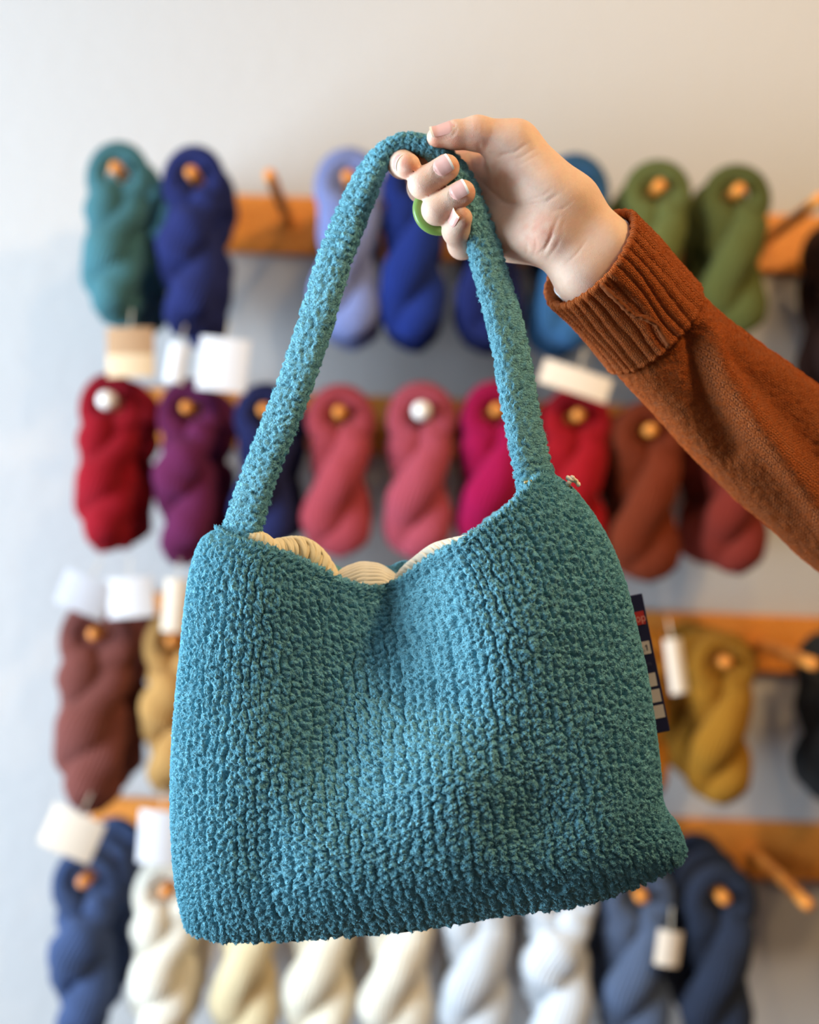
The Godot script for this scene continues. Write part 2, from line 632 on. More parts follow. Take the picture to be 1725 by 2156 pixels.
func paper_tag(skein: Node3D, t: Array, paper: Array, pale: Material, string_mat: Material) -> void:
	var depth := 1.605
	var at := P(t[0], t[1], depth)
	var w: float = t[2] * depth / FOCAL
	var h: float = t[3] * depth / FOCAL
	var card := bent_card(w, h, 0.004)
	var inv := skein.transform.affine_inverse()
	var o := obj("paper_tag", card, paper[t[5]], skein)
	o.transform = inv * Transform3D(Basis(Vector3(0, 0, 1), deg_to_rad(-t[4])), at)
	o.set_meta("label", "paper tag")
	var loop := obj("tag_string", rod(Vector3(0, h * 0.42, 0.001), Vector3(0, h * 0.42 + 0.03, -0.012), 0.0008, 6), string_mat, o)
	loop.set_meta("label", "thin string")
	if t[5] == 0:
		var lower := obj("lower_band", bent_card(w * 0.998, h * 0.46, 0.004), pale, o)
		lower.position = Vector3(0, -h * 0.27, 0.0006)

func bent_card(w: float, h: float, bow: float) -> ArrayMesh:
	var p := PackedVector3Array()
	var prof := []
	for k in 9:
		var f := k / 8.0
		prof.append(Vector2(lerpf(-w / 2, w / 2, f), bow * (1.0 - pow(2.0 * f - 1.0, 2.0))))
	for k in 9:
		prof.append(prof[8 - k] - Vector2(0, 0.0007))
	prof.append(prof[0])
	for y in [-1.0, -1.0, 1.0, 1.0]:
		pass
	var rows := [[-h / 2, 0.0], [-h / 2, 1.0], [h / 2, 1.0], [h / 2, 0.0]]
	for r in rows:
		for q in prof:
			var mid := Vector2(q.x, bow * (1.0 - pow(2.0 * q.x / w, 2.0)) - 0.00035)
			var v: Vector2 = mid.lerp(q, r[1])
			p.append(Vector3(v.x, r[0], v.y))
	return grid_mesh(p, prof.size(), 4, true, true)

# ------------------------------------------------------------------ the handbag
var bag_points := PackedVector3Array()
var bag_normals := PackedVector3Array()

var nub_noise := FastNoiseLite.new()

func stitch(c: float, r: float, sd: float) -> float:
	# height of the crocheted, felted fabric at column c and row r: stitches with deep gaps between columns, covered in nubs
	var wc := c + 0.26 * noise.get_noise_2d(c * 0.5 + sd, r * 0.5) + 0.10 * noise.get_noise_2d(c * 1.7, r * 1.7 + sd)
	var wr := r + 0.40 * noise.get_noise_2d(c * 0.5 + 50.0, r * 0.5 + sd) + 0.12 * noise.get_noise_2d(c * 1.6 + 20.0, r * 1.6)
	var ci := floorf(wc)
	wr += 0.5 * (int(ci) & 1)
	var fc := wc - ci
	var fr := wr - floorf(wr)
	var gap := 0.66 + 0.65 * noise.get_noise_2d(roundf(wc) * 7.3 + sd, floorf(wr) * 5.1)
	var col := 1.0 - gap * pow(1.0 - sin(PI * fc), 2.2)
	var row := 1.0 - 0.5 * pow(1.0 - sin(PI * fr), 2.2)
	var nub := nub_noise.get_noise_2d(c * 2.6, r * 2.4 + sd)          # -1 at the middle of a nub
	return col * row - 0.68 * nub + 0.16 * noise.get_noise_2d(c * 6.0, r * 5.4) - 0.25

func bag_depth(u: float, v: float, px: Vector2) -> float:
	var a := absf(2.0 * u - 1.0)
	var e := pow(maxf(1.0 - pow(a, 2.6), 0.0), 1.0 / 2.2)
	var f := 1.0
	if v < 0.2:
		f = pow(maxf(1.0 - pow((0.2 - v) / 0.2, 2.2), 0.0), 1.0 / 2.2)
	var h := lerpf(54.0, 48.0, smoothstep(0.1, 1.0, v))
	var z := h * e * f
	# the slack front folds inwards below the dip of the rim
	var y := px.y
	var xv := 812.0 + 0.10 * (y - 1240.0)
	var w := lerpf(1.0, 0.22, smoothstep(1200.0, 1640.0, y)) * (1.0 - smoothstep(1560.0, 1800.0, y))
	var dx := px.x - xv
	var soft := lerpf(0.07, 0.35, smoothstep(1240.0, 1500.0, y))
	var q := dx / (270.0 if dx < 0 else 150.0)
	var sag := 1.0 + soft - sqrt(q * q + soft * soft)
	sag = 0.5 * (sag + sqrt(sag * sag + 0.06)) - 0.04
	z -= 50.0 * w * sag
	# soft bulges
	z += 12.0 * exp(-pow((px.x - 930.0) / 130.0, 2.0) - pow((y - 1640.0) / 130.0, 2.0))
	z -= 11.0 * exp(-pow((px.x - 700.0) / 110.0, 2.0) - pow((y - 1560.0) / 160.0, 2.0))
	z += 6.0 * exp(-pow((px.x - 1090.0) / 110.0, 2.0) - pow((y - 1330.0) / 160.0, 2.0))
	z -= 6.0 * exp(-pow((px.x - 560.0) / 70.0, 2.0) - pow((y - 1800.0) / 130.0, 2.0))
	z -= 5.0 * exp(-pow((px.x - 1130.0) / 90.0, 2.0) - pow((y - 1740.0) / 90.0, 2.0))
	return z + 4.0

func coons(b: Vector2, t: Vector2, l: Vector2, r: Vector2, u: float, v: float, k: Array) -> Vector2:
	return b * (1.0 - v) + t * v + l * (1.0 - u) + r * u - (k[0] * (1.0 - u) * (1.0 - v) + k[1] * u * (1.0 - v) + k[2] * (1.0 - u) * v + k[3] * u * v)

func make_bag() -> void:
	var L := [Vector2(388, 1948), Vector2(368, 1860), Vector2(358, 1720), Vector2(361, 1560), Vector2(375, 1400), Vector2(392, 1240), Vector2(404, 1180), Vector2(423, 1135), Vector2(452, 1116)]
	var R := [Vector2(1447, 1790), Vector2(1430, 1738), Vector2(1399, 1690), Vector2(1390, 1600), Vector2(1370, 1450), Vector2(1345, 1330), Vector2(1312, 1205), Vector2(1272, 1115), Vector2(1215, 1035), Vector2(1166, 996)]
	var B := [Vector2(388, 1948), Vector2(415, 1970), Vector2(490, 1984), Vector2(640, 1978), Vector2(800, 1965), Vector2(930, 1950), Vector2(1070, 1926), Vector2(1180, 1914), Vector2(1250, 1898), Vector2(1330, 1872), Vector2(1420, 1828), Vector2(1447, 1790)]
	var T := [Vector2(452, 1116), Vector2(495, 1138), Vector2(540, 1150), Vector2(610, 1173), Vector2(680, 1205), Vector2(735, 1231), Vector2(790, 1240), Vector2(840, 1226), Vector2(900, 1182), Vector2(980, 1137), Vector2(1050, 1090), Vector2(1100, 1042), Vector2(1128, 1010), Vector2(1166, 996)]
	var TB := [Vector2(452, 1116), Vector2(500, 1128), Vector2(560, 1146), Vector2(650, 1180), Vector2(740, 1206), Vector2(830, 1198), Vector2(940, 1158), Vector2(1050, 1085), Vector2(1105, 1035), Vector2(1128, 1008), Vector2(1166, 996)]
	var wool := mat(rgb(126, 190, 206), 1.0, 0.2)
	wool.heightmap_enabled = true
	wool.heightmap_texture = tex.felt
	wool.heightmap_scale = 0.2
	wool.heightmap_flip_texture = true
	wool.uv1_scale = Vector3(0.2, 0.2, 1)
	wool.rim_enabled = true
	wool.rim = 0.5
	wool.rim_tint = 0.6
	wool.vertex_color_use_as_albedo = true
	var bag := base("handbag", Q(900, 1980, 0))
	tag(bag, "teal felted crochet handbag with one looped handle, held up by the hand", "handbag")
	for side in 2:
		var nu := 560 if side == 0 else 120
		var nv := 400 if side == 0 else 90
		var extra := 14
		var Bn := PackedVector2Array()
		var tb := even(B, 600)
		var tt := even(T if side == 0 else TB, 600)
		var tl := even(L, 600)
		var tr := even(R, 600)
		var k := [tb[0], tb[600], tt[0], tt[600]]
		var rows := nv + extra
		var p := PackedVector3Array()
		p.resize(nu * rows)
		var uv := PackedVector2Array()
		uv.resize(nu * rows)
		var cells := PackedVector2Array()
		cells.resize(nu * rows)
		for j in rows:
			var V := minf(float(j) / (nv - 1), 1.0)
			var v := lerpf(V, 1.0 - cos(V * PI / 2.0), 0.75)
			var iv := int(v * 600.0)
			var fv := v * 600.0 - iv
			var l := tl[iv].lerp(tl[mini(iv + 1, 600)], fv)
			var r := tr[iv].lerp(tr[mini(iv + 1, 600)], fv)
			var over := float(j - nv + 1) / extra if j >= nv else 0.0
			for i in nu:
				var U := float(i) / (nu - 1)
				var u := lerpf(U, 0.5 - 0.5 * cos(U * PI), 0.85)
				var iu := int(u * 600.0)
				var fu := u * 600.0 - iu
				var b := tb[iu].lerp(tb[mini(iu + 1, 600)], fu)
				var t := tt[iu].lerp(tt[mini(iu + 1, 600)], fu)
				var px := coons(b, t, l, r, u, v, k)
				var z := 0.0
				if side == 0:
					z = bag_depth(u, v, px)
				else:
					var e := pow(maxf(1.0 - pow(absf(2.0 * u - 1.0), 2.6), 0.0), 1.0 / 2.2)
					var f := 1.0 if v >= 0.2 else pow(maxf(1.0 - pow((0.2 - v) / 0.2, 2.2), 0.0), 1.0 / 2.2)
					z = 4.0 - lerpf(44.0, 30.0, v) * e * f
				if over > 0.0:                              # roll over the rim and down inside
					var inward := -1.0 if side == 0 else 1.0
					var thick := minf(5.5, absf(z - 4.0) * 0.5)
					if over < 0.5:
						var an := over * TAU
						z += inward * thick * 0.5 * (1.0 - cos(an))
						px.y -= sin(an) * 8.0
					else:
						z += inward * (thick + (over - 0.5) * 14.0 * minf(absf(z - 4.0) / 15.0, 1.0))
						px.y += (over - 0.5) * 2.0 * 70.0
				p[j * nu + i] = Q(px.x, px.y, z)
				var cu := lerpf(u, U, 0.5) * 50.0
				var cr := lerpf(v, V, 0.4) * 38.0 + over * 3.0
				cells[j * nu + i] = Vector2(cu, cr)
				uv[j * nu + i] = Vector2(cu, cr)
		var n := grid_normals(p, nu, rows, false, side == 0)
		# orient outwards
		var out := 1.0
		var mid := (nv / 2) * nu + nu / 2
		var want := Vector3(0, 0, 1) if side == 0 else Vector3(0, 0, -1)
		var flip := side == 0
		if n[mid].dot(want) < 0.0:
			flip = not flip
			out = -1.0
		var colors := PackedColorArray()
		colors.resize(p.size())
		for i in p.size():
			var c := cells[i]
			var edge := clampf(minf(c.x, 50.0 - c.x) * 0.7, 0.15, 1.0)
			var h := stitch(c.x, c.y, 0.0 if side == 0 else 77.0)
			p[i] += n[i] * out * (h - 0.8) * 0.0031 * edge
			# undyed flecks and tones of the heathered wool
			var tone := 1.0 + 0.16 * noise.get_noise_2d(c.x * 2.3 + 9.0, c.y * 2.3) + 0.12 * noise.get_noise_2d(c.x * 0.31, c.y * 0.31 + 4.0)
			colors[i] = Color(tone, tone, tone)
		var m := grid_mesh(p, nu, rows, false, flip, uv, colors)
		var o := obj("front_panel" if side == 0 else "back_panel", m, wool, bag)
		o.position = -bag.position
		if side == 0:
			bag_points = p
			bag_normals = m.surface_get_arrays(0)[Mesh.ARRAY_NORMAL]
	# the handle: a flattened tube that hangs over the index finger. x, y, z, turn of its flat side
	var hp := [[505, 1175, 14], [512, 1110, 14], [543, 1010, 12], [584, 905, 10], [625, 800, 8], [666, 675, 5], [703, 550, 2], [732, 475, 0], [757, 415, -2], [783, 360, -4], [812, 320, -5], [850, 300, -4], [892, 306, -2], [930, 330, 0], [962, 370, 1], [988, 432, 2], [1015, 510, 4], [1038, 592, 6], [1072, 717, 10], [1093, 842, 14], [1117, 965, 17], [1132, 1030, 18], [1150, 1090, 18]]
	var turn := [22, 24, 26, 26, 26, 26, 28, 32, 40, 52, 66, 76, 72, 60, 45, 32, 24, 24, 24, 26, 28, 30, 30]
	var wide := [26, 22, 19.5, 19.5, 19.5, 19.5, 19.5, 19, 18.5, 18, 17.5, 17, 16.5, 16, 16, 16.5, 17.5, 19, 20, 20.5, 21, 24, 30]
	var hpv := []
	for a in hp:
		hpv.append(Vector3(a[0], a[1], a[2]))
	var hn := 420
	var hs := 72
	var pts := PackedVector3Array()
	var huv := PackedVector2Array()
	var hcol := PackedColorArray()
	var run := 0.0
	var last := QV(hpv[0])
	for j in hn + 1:
		var f := float(j) / hn
		var c := QV(curve(hpv, f))
		var c2 := QV(curve(hpv, minf(f + 0.003, 1.0)))
		var c0 := QV(curve(hpv, maxf(f - 0.003, 0.0)))
		var t := (c2 - c0).normalized()
		var right := t.cross(Vector3(0, 0, 1)).normalized()
		var toward := right.cross(t).normalized()
		var an: float = deg_to_rad(curve(turn, f))
		var wd := right * cos(an) + toward * sin(an)
		var td := toward * cos(an) - right * sin(an)
		run += c.distance_to(last)
		last = c
		var W: float = curve(wide, f) * 0.0005
		var TH := 0.0060 - 0.0012 * exp(-pow((f - 0.5) / 0.12, 2.0))
		for s in hs + 1:
			var a := TAU * (s % hs) / hs
			var ca := cos(a)
			var sa := sin(a)
			var q := pow(pow(absf(ca), 3.2) + pow(absf(sa), 3.2), -1.0 / 3.2)
			var per := float(s % hs) / hs * 13.0
			var d := (stitch(run / 0.0052 + 100.0, per * 0.8, 31.0) - 0.8) * 0.0022
			var dir := (wd * ca * W + td * sa * TH) * q
			pts.append(c + dir + dir.normalized() * d)
			huv.append(Vector2(float(s) / hs * 13.0, run / 0.0048))
			var tone := 1.0 + 0.16 * noise.get_noise_2d(per * 2.3 + 9.0, run / 0.0048 * 2.3) + 0.10 * noise.get_noise_2d(3.0, run * 40.0)
			hcol.append(Color(tone, tone, tone))
	var hm := grid_mesh(pts, hs + 1, hn + 1, true, false, huv, hcol)
	# find which way it faces
	var nn: PackedVector3Array = hm.surface_get_arrays(0)[Mesh.ARRAY_NORMAL]
	var q0 := 100 * (hs + 1)
	var centre := QV(curve(hpv, 100.0 / hn))
	if nn[q0].dot(pts[q0] - centre) < 0.0:
		hm = grid_mesh(pts, hs + 1, hn + 1, true, true, huv, hcol)
		nn = hm.surface_get_arrays(0)[Mesh.ARRAY_NORMAL]
	var ho := obj("handle", hm, wool, bag)
	ho.position = -bag.position
	# the fuzz of the felted wool
	var fuzz := wool_fibre(wool)
	fibres(bag, "wool_fuzz", bag_points, bag_normals, 85000, fuzz, -bag.position, 0.0013)
	fibres(bag, "wool_fuzz", pts, nn, 22000, fuzz, -bag.position, 0.0012)

func wool_fibre(m: StandardMaterial3D) -> StandardMaterial3D:
	var f: StandardMaterial3D = mat(m.albedo_color, 1.0, 0.2)
	f.vertex_color_use_as_albedo = true
	return f

var tuft_mesh: ArrayMesh

func tuft() -> ArrayMesh:
	# a few curled hairs, one unit long
	if tuft_mesh:
		return tuft_mesh
	var st := SurfaceTool.new()
	st.begin(Mesh.PRIMITIVE_TRIANGLES)
	var r := RandomNumberGenerator.new()
	r.seed = 99
	for k in 5:
		var a := r.randf() * TAU
		var bend := r.randf_range(3.0, 8.0) * (1.0 if r.randf() < 0.5 else -1.0)
		var lift := r.randf_range(0.08, 0.42)
		var p := Vector3(r.randf_range(-0.6, 0.6), -0.05, r.randf_range(-0.6, 0.6))
		var w := 0.034
		var seg := 7
		for s in seg:
			var f0 := float(s) / seg
			var step := Vector3(cos(a), lift * cos(f0 * PI * 0.95), sin(a)) / seg * 1.15
			var nx := p + step
			var side := step.cross(Vector3.UP).normalized() * w
			var up := side.cross(step).normalized() * w
			var a0 := p + side
			var b0 := p - side * 0.5 + up
			var c0 := p - side * 0.5 - up
			var a1 := nx + side
			var b1 := nx - side * 0.5 + up
			var c1 := nx - side * 0.5 - up
			for q in [[a0, b0, b1, a1], [b0, c0, c1, b1], [c0, a0, a1, c1]]:
				var m: Vector3 = (q[0] + q[1] + q[2] + q[3]) / 4.0 - (p + nx) / 2.0
				quad(st, q, m.normalized())
			p = nx
			a += bend / seg
	tuft_mesh = st.commit()
	return tuft_mesh

func fibres(parent: Node3D, called: String, p: PackedVector3Array, n: PackedVector3Array, count: int, m: Material, shift: Vector3, size: float) -> void:
	var mm := MultiMesh.new()
	mm.transform_format = MultiMesh.TRANSFORM_3D
	mm.use_colors = true
	mm.mesh = tuft()
	mm.instance_count = count
	for i in count:
		var k := rng.randi() % p.size()
		var y := n[k]
		if y.length_squared() < 0.5:
			y = Vector3.UP
		var x := y.cross(Vector3(rng.randf_range(-1, 1), rng.randf_range(-1, 1), rng.randf_range(-1, 1))).normalized()
		var s := size * rng.randf_range(0.6, 1.35)
		mm.set_instance_transform(i, Transform3D(Basis(x, y, x.cross(y)) * s, p[k]))
		var g := rng.randf_range(0.85, 1.15)
		mm.set_instance_color(i, Color(g, g, g))
	var o := MultiMeshInstance3D.new()
	o.name = called
	o.multimesh = mm
	o.material_override = m
	o.position = shift
	o.set_meta("kind", "stuff")
	parent.add_child(o, true)

# ------------------------------------------------------------------ the person: hand, forearm, sleeve
var bone_a := PackedVector3Array()
var bone_b := PackedVector3Array()
var bone_r := PackedVector2Array()
var bone_g := PackedInt32Array()       # 0 palm and arm; 1..5 the first bone of a finger; 11..15 the rest of it

func bone(g: int, a: Array, b: Array) -> void:
	bone_a.append(Q(a[0], a[1], a[2]))
	bone_b.append(Q(b[0], b[1], b[2]))
	bone_r.append(Vector2(a[3], b[3]) * 0.001)
	bone_g.append(g)

func smin(a: float, b: float, k: float) -> float:
	var h := maxf(k - absf(a - b), 0.0) / k
	return minf(a, b) - h * h * k * 0.25

func bone_dist(i: int, p: Vector3) -> float:
	var a := bone_a[i]
	var ab := bone_b[i] - a
	var t := clampf((p - a).dot(ab) / ab.length_squared(), 0.0, 1.0)
	var r := bone_r[i]
	return (p - a - ab * t).length() - lerpf(r.x, r.y, t)

func body_dist(p: Vector3, near: PackedInt32Array) -> float:
	var palm := 1.0
	var first := [1.0, 1.0, 1.0, 1.0, 1.0]
	var rest := [1.0, 1.0, 1.0, 1.0, 1.0]
	for i in near:
		var d := bone_dist(i, p)
		var g := bone_g[i]
		if g == 0:
			palm = smin(palm, d, 0.010)
		elif g < 10:
			first[g - 1] = d
		else:
			rest[g - 11] = smin(rest[g - 11], d, 0.0035)
	var out := palm
	for f in 5:
		if first[f] < 1.0:
			out = minf(out, smin(palm, first[f], 0.008 if f != 0 else 0.010))
		if rest[f] < 1.0:
			out = minf(out, smin(rest[f], first[f], 0.004))
	return out

func make_person() -> void:
	# palm and forearm
	bone(0, [1172, 432, 4, 15], [1000, 348, -26, 10.5])     # towards the index knuckle
	bone(0, [1178, 455, 4, 15], [985, 392, -30, 11])
	bone(0, [1172, 482, 4, 15], [992, 445, -29, 11])
	bone(0, [1160, 500, 4, 14], [1018, 495, -24, 11])
	bone(0, [1192, 418, 5, 15], [1090, 306, 2, 11.5])       # base of the thumb
	bone(0, [1168, 420, 6, 14], [1072, 352, -4, 10])
	bone(0, [1140, 395, 8, 12], [1088, 330, 2, 10])
	bone(0, [1155, 500, 5, 13], [1076, 495, -8, 13.5])      # heel of the hand
	bone(0, [1212, 440, 3, 15], [1278, 528, 4, 16])         # wrist and forearm
	bone(0, [1176, 490, 3, 14], [1232, 578, 4, 16])
	bone(0, [1278, 528, 4, 16], [1440, 725, -44, 20])
	bone(0, [1232, 578, 4, 16], [1395, 770, -44, 20])
	# thumb
	bone(1, [1083, 300, 3, 11.2], [1006, 281, 6, 9.2])
	bone(11, [1006, 281, 6, 9.2], [960, 284, 7, 7.6])
	bone(11, [960, 284, 7, 7.6], [921, 290, 7, 6.0])
	# index, passing under the handle
	bone(2, [1000, 348, -26, 10], [900, 352, -22, 8.4])
	bone(12, [900, 352, -22, 8.4], [847, 345, -3, 7.8])
	bone(12, [847, 345, -3, 7.8], [859, 350, 14, 7.2])
	# middle
	bone(3, [985, 392, -30, 10.5], [892, 394, -10, 8.8])
	bone(13, [892, 394, -10, 8.8], [893, 386, 13, 8.3])
	bone(13, [893, 386, 13, 8.3], [940, 353, 18, 7.4])
	# ring
	bone(4, [992, 445, -29, 10], [920, 447, -12, 8.6])
	bone(14, [920, 447, -12, 8.6], [921, 441, 12, 8.2])
	bone(14, [921, 441, 12, 8.2], [974, 406, 18, 7.2])
	# little
	bone(5, [1018, 495, -24, 9], [974, 515, -5, 7.8])
	bone(15, [974, 515, -5, 7.8], [960, 486, 9, 7.2])
	bone(15, [960, 486, 9, 7.2], [972, 459, 16, 6.1])

	var person := base("person", Q(1240, 545, 0))
	tag(person, "person's bare hand in a rust-brown knitted sweater sleeve, gripping the bag handle", "person")
	var skin := mat(Color.WHITE, 0.55, 0.4)
	skin.vertex_color_use_as_albedo = true
	skin.subsurf_scatter_enabled = true
	skin.subsurf_scatter_strength = 0.25
	skin.heightmap_enabled = true
	skin.heightmap_texture = tex.skin
	skin.heightmap_scale = 0.012
	skin.uv1_triplanar = true
	skin.uv1_scale = Vector3(40, 40, 40)
	var body := surface_nets()
	var o := obj("hand", body, skin, person)
	o.position = -person.position
	# nails: place on the finger, along, outwards, half width, length, radius
	nail(person, [859, 350, 14], [847, 345, -3], Vector3(-0.9, 0.22, 0.3), 5.4, 10.0, 6.75, -1.6, 0.035)
	nail(person, [940, 353, 18], [893, 386, 13], Vector3(0.02, 0.1, 1), 5.5, 9.6, 7.5, 1.2, 0.055)
	nail(person, [974, 406, 18], [921, 441, 12], Vector3(0.02, 0.2, 1), 5.2, 9.4, 7.3, 1.2, 0.055)
	nail(person, [972, 459, 16], [960, 486, 9], Vector3(-0.75, 0.1, 0.65), 4.9, 9.0, 6.2, 0.8, 0.11)
	nail(person, [921, 290, 7], [960, 284, 7], Vector3(0.0, 0.64, 0.77), 5.5, 13.5, 6.1, -0.4, 0.20)
	sleeve(person)

func surface_nets() -> ArrayMesh:
	var cell := 0.0011
	var lo := Q(800, 830, -60) - Vector3(0.01, 0.01, 0.01)
	var hi := Q(1480, 225, 40) + Vector3(0.01, 0.01, 0.01)
	for i in bone_a.size():
		for e in [bone_a[i], bone_b[i]]:
			lo = lo.min(e - Vector3.ONE * 0.025)
			hi = hi.max(e + Vector3.ONE * 0.025)
	var size := (hi - lo) / cell
	var B := 6
	var nx := (int(size.x / B) + 1) * B + 1
	var ny := (int(size.y / B) + 1) * B + 1
	var nz := (int(size.z / B) + 1) * B + 1
	var val := PackedFloat32Array()
	val.resize(nx * ny * nz)
	val.fill(1.0)
	var all := PackedInt32Array(range(bone_a.size()))
	var active := []
	var half := B * cell * 0.5
	var reach := half * 1.75
	for bz in range(0, nz - 1, B):
		for by in range(0, ny - 1, B):
			for bx in range(0, nx - 1, B):
				var c := lo + Vector3(bx, by, bz) * cell + Vector3.ONE * half
				var best := 1.0
				var dd := PackedFloat32Array()
				for i in all:
					var d := bone_dist(i, c)
					dd.append(d)
					best = minf(best, d)
				if best > reach + 0.004 or best < -reach - 0.004:
					if best < 0.0:
						for z in range(bz, bz + B + 1):
							for y in range(by, by + B + 1):
								for x in range(bx, bx + B + 1):
									val[(z * ny + y) * nx + x] = -1.0
					continue
				var near := PackedInt32Array()
				for i in all:
					if dd[i] < best + reach * 2.0 + 0.012:
						near.append(i)
				active.append([bx, by, bz, near])
	for a in active:
		for z in range(a[2], a[2] + B + 1):
			for y in range(a[1], a[1] + B + 1):
				for x in range(a[0], a[0] + B + 1):
					var id: int = (z * ny + y) * nx + x
					if val[id] == 1.0 or val[id] == -1.0:
						val[id] = body_dist(lo + Vector3(x, y, z) * cell, a[3])
	# one vertex in each crossed cell
	var vid := {}
	var verts := PackedVector3Array()
	var grads := PackedVector3Array()
	var offs := [0, 1, nx, nx + 1, nx * ny, nx * ny + 1, nx * ny + nx, nx * ny + nx + 1]
	var edges := [[0, 1], [2, 3], [4, 5], [6, 7], [0, 2], [1, 3], [4, 6], [5, 7], [0, 4], [1, 5], [2, 6], [3, 7]]
	var corner := []
	for k in 8:
		corner.append(Vector3(k & 1, (k >> 1) & 1, k >> 2))
	for a in active:
		for z in range(a[2], a[2] + B):
			for y in range(a[1], a[1] + B):
				for x in range(a[0], a[0] + B):
					var id: int = (z * ny + y) * nx + x
					var neg := 0
					for k in 8:
						if val[id + offs[k]] < 0.0:
							neg += 1
					if neg == 0 or neg == 8:
						continue
					var sum := Vector3.ZERO
					var cnt := 0
					for e in edges:
						var v0 := val[id + offs[e[0]]]
						var v1 := val[id + offs[e[1]]]
						if (v0 < 0.0) != (v1 < 0.0):
							sum += corner[e[0]].lerp(corner[e[1]], v0 / (v0 - v1))
							cnt += 1
					vid[id] = verts.size()
					verts.append(lo + (Vector3(x, y, z) + sum / cnt) * cell)
					var g := Vector3.ZERO
					for k in 8:
						g += (corner[k] * 2.0 - Vector3.ONE) * val[id + offs[k]]
					grads.append(g.normalized())
	var idx := PackedInt32Array()
	var step := [1, nx, nx * ny]
	for a in active:
		for z in range(a[2], a[2] + B):
			for y in range(a[1], a[1] + B):
				for x in range(a[0], a[0] + B):
					var id: int = (z * ny + y) * nx + x
					var v0 := val[id]
					for ax in 3:
						var v1 := val[id + step[ax]]
						if (v0 < 0.0) == (v1 < 0.0):
							continue
						var s1: int = step[(ax + 1) % 3]
						var s2: int = step[(ax + 2) % 3]
						var q := [id, id - s1, id - s1 - s2, id - s2]
						if not (vid.has(q[0]) and vid.has(q[1]) and vid.has(q[2]) and vid.has(q[3])):
							continue
						var A: int = vid[q[0]]
						var Bv: int = vid[q[1]]
						var C: int = vid[q[2]]
						var D: int = vid[q[3]]
						if (verts[Bv] - verts[A]).cross(verts[C] - verts[A]).dot(grads[A]) > 0.0:
							var t := Bv
							Bv = D
							D = t
						idx.append_array(PackedInt32Array([A, Bv, C, A, C, D]))
	# creases of the palm and joints, pressed into the skin; x, y pixels that face the lens, depth mm, width px
	var creases := [
		[[[985, 322], [1000, 365], [1030, 400], [1062, 425], [1105, 433], [1150, 425], [1178, 408]], 1.1, 4.0],
		[[[1003, 392], [1040, 420], [1080, 436], [1120, 436]], 0.5, 3.5],
		[[[1035, 318], [1052, 327], [1085, 320], [1115, 298]], 0.6, 3.5],
		[[[1012, 322], [1008, 300]], 0.4, 3.0],
		[[[1168, 470], [1160, 500], [1142, 540]], 0.7, 3.5],
		[[[1180, 500], [1172, 520], [1150, 548]], 0.4, 3.5],
		[[[1165, 490], [1150, 520], [1128, 540]], 0.5, 3.5],
		[[[1188, 560], [1215, 535], [1240, 500]], 0.3, 3.5],
		[[[1035, 345], [1062, 375], [1092, 398], [1130, 405]], 0.3, 4.0],
		[[[1050, 335], [1075, 365], [1110, 385], [1150, 390]], 0.25, 4.0],
		[[[1160, 445], [1185, 440], [1205, 425]], 0.3, 3.5],
		[[[931, 330], [920, 339], [913, 354], [918, 369], [934, 379], [954, 372]], 0.6, 2.6],
		[[[973, 382], [957, 391], [947, 407], [954, 420], [970, 426], [986, 416]], 0.6, 2.6],
		[[[935, 262], [955, 262], [961, 274], [954, 286], [930, 294]], 0.5, 2.6],
		[[[1075, 427], [1110, 424], [1145, 412], [1165, 396]], 0.35, 3.0],
		[[[1085, 442], [1125, 443], [1160, 432]], 0.3, 3.0],
		[[[1178, 452], [1170, 470], [1173, 492]], 0.35, 3.0],
		[[[1190, 462], [1182, 480], [1186, 500]], 0.25, 3.0],
		[[[1075, 338], [1100, 330], [1130, 310]], 0.3, 3.0],
		[[[1085, 352], [1112, 338], [1140, 322]], 0.25, 3.0],
		[[[1030, 318], [1044, 332], [1060, 332]], 0.5, 3.0],
		[[[1108, 500], [1112, 520], [1106, 540]], 0.3, 3.0],
		[[[1125, 495], [1130, 518], [1122, 542]], 0.3, 3.0],
		[[[1008, 398], [1030, 425], [1045, 450]], 0.3, 3.5],
		[[[1004, 256], [1008, 268], [1006, 278]], 0.25, 2.5],
		[[[1014, 254], [1019, 266], [1017, 278]], 0.25, 2.5],
	]
	var inv := cam_at.affine_inverse()
	var cols := PackedColorArray()
	cols.resize(verts.size())
	var flush := [[[1135, 490], 45.0, 0.5], [[925, 300], 35.0, 0.55], [[960, 310], 30.0, 0.5], [[1010, 305], 40.0, 0.35], [[860, 350], 22.0, 0.75], [[962, 346], 20.0, 0.7], [[998, 402], 20.0, 0.7], [[985, 450], 18.0, 0.5], [[1060, 370], 40.0, 0.3], [[1180, 480], 60.0, 0.15]]
	var tone := Color(0.71, 0.50, 0.375)
	var red := Color(0.66, 0.30, 0.205)
	for i in verts.size():
		var l := inv * verts[i]
		var px := Vector2(862.5 + l.x / -l.z * FOCAL, 1078.0 - l.y / -l.z * FOCAL)
		if grads[i].z > 0.15:
			for c in creases:
				var best := 1e9
				var along := 0.0
				var n: int = c[0].size() - 1
				for k in n:
					var a := Vector2(c[0][k][0], c[0][k][1])
					var b := Vector2(c[0][k + 1][0], c[0][k + 1][1])
					if absf(px.x - a.x) > 60.0 or absf(px.y - a.y) > 60.0:
						continue
					var q := Geometry2D.get_closest_point_to_segment(px, a, b)
					var d := px.distance_to(q)
					if d < best:
						best = d
						along = (k + q.distance_to(a) / a.distance_to(b)) / n
				if best < 14.0:
					verts[i] -= grads[i] * c[1] * 0.00085 * exp(-pow(best / c[2], 2.0)) * sqrt(maxf(sin(PI * along), 0.0))
		# skin is redder where the blood lies under it, with mottled edges
		var f := 0.0
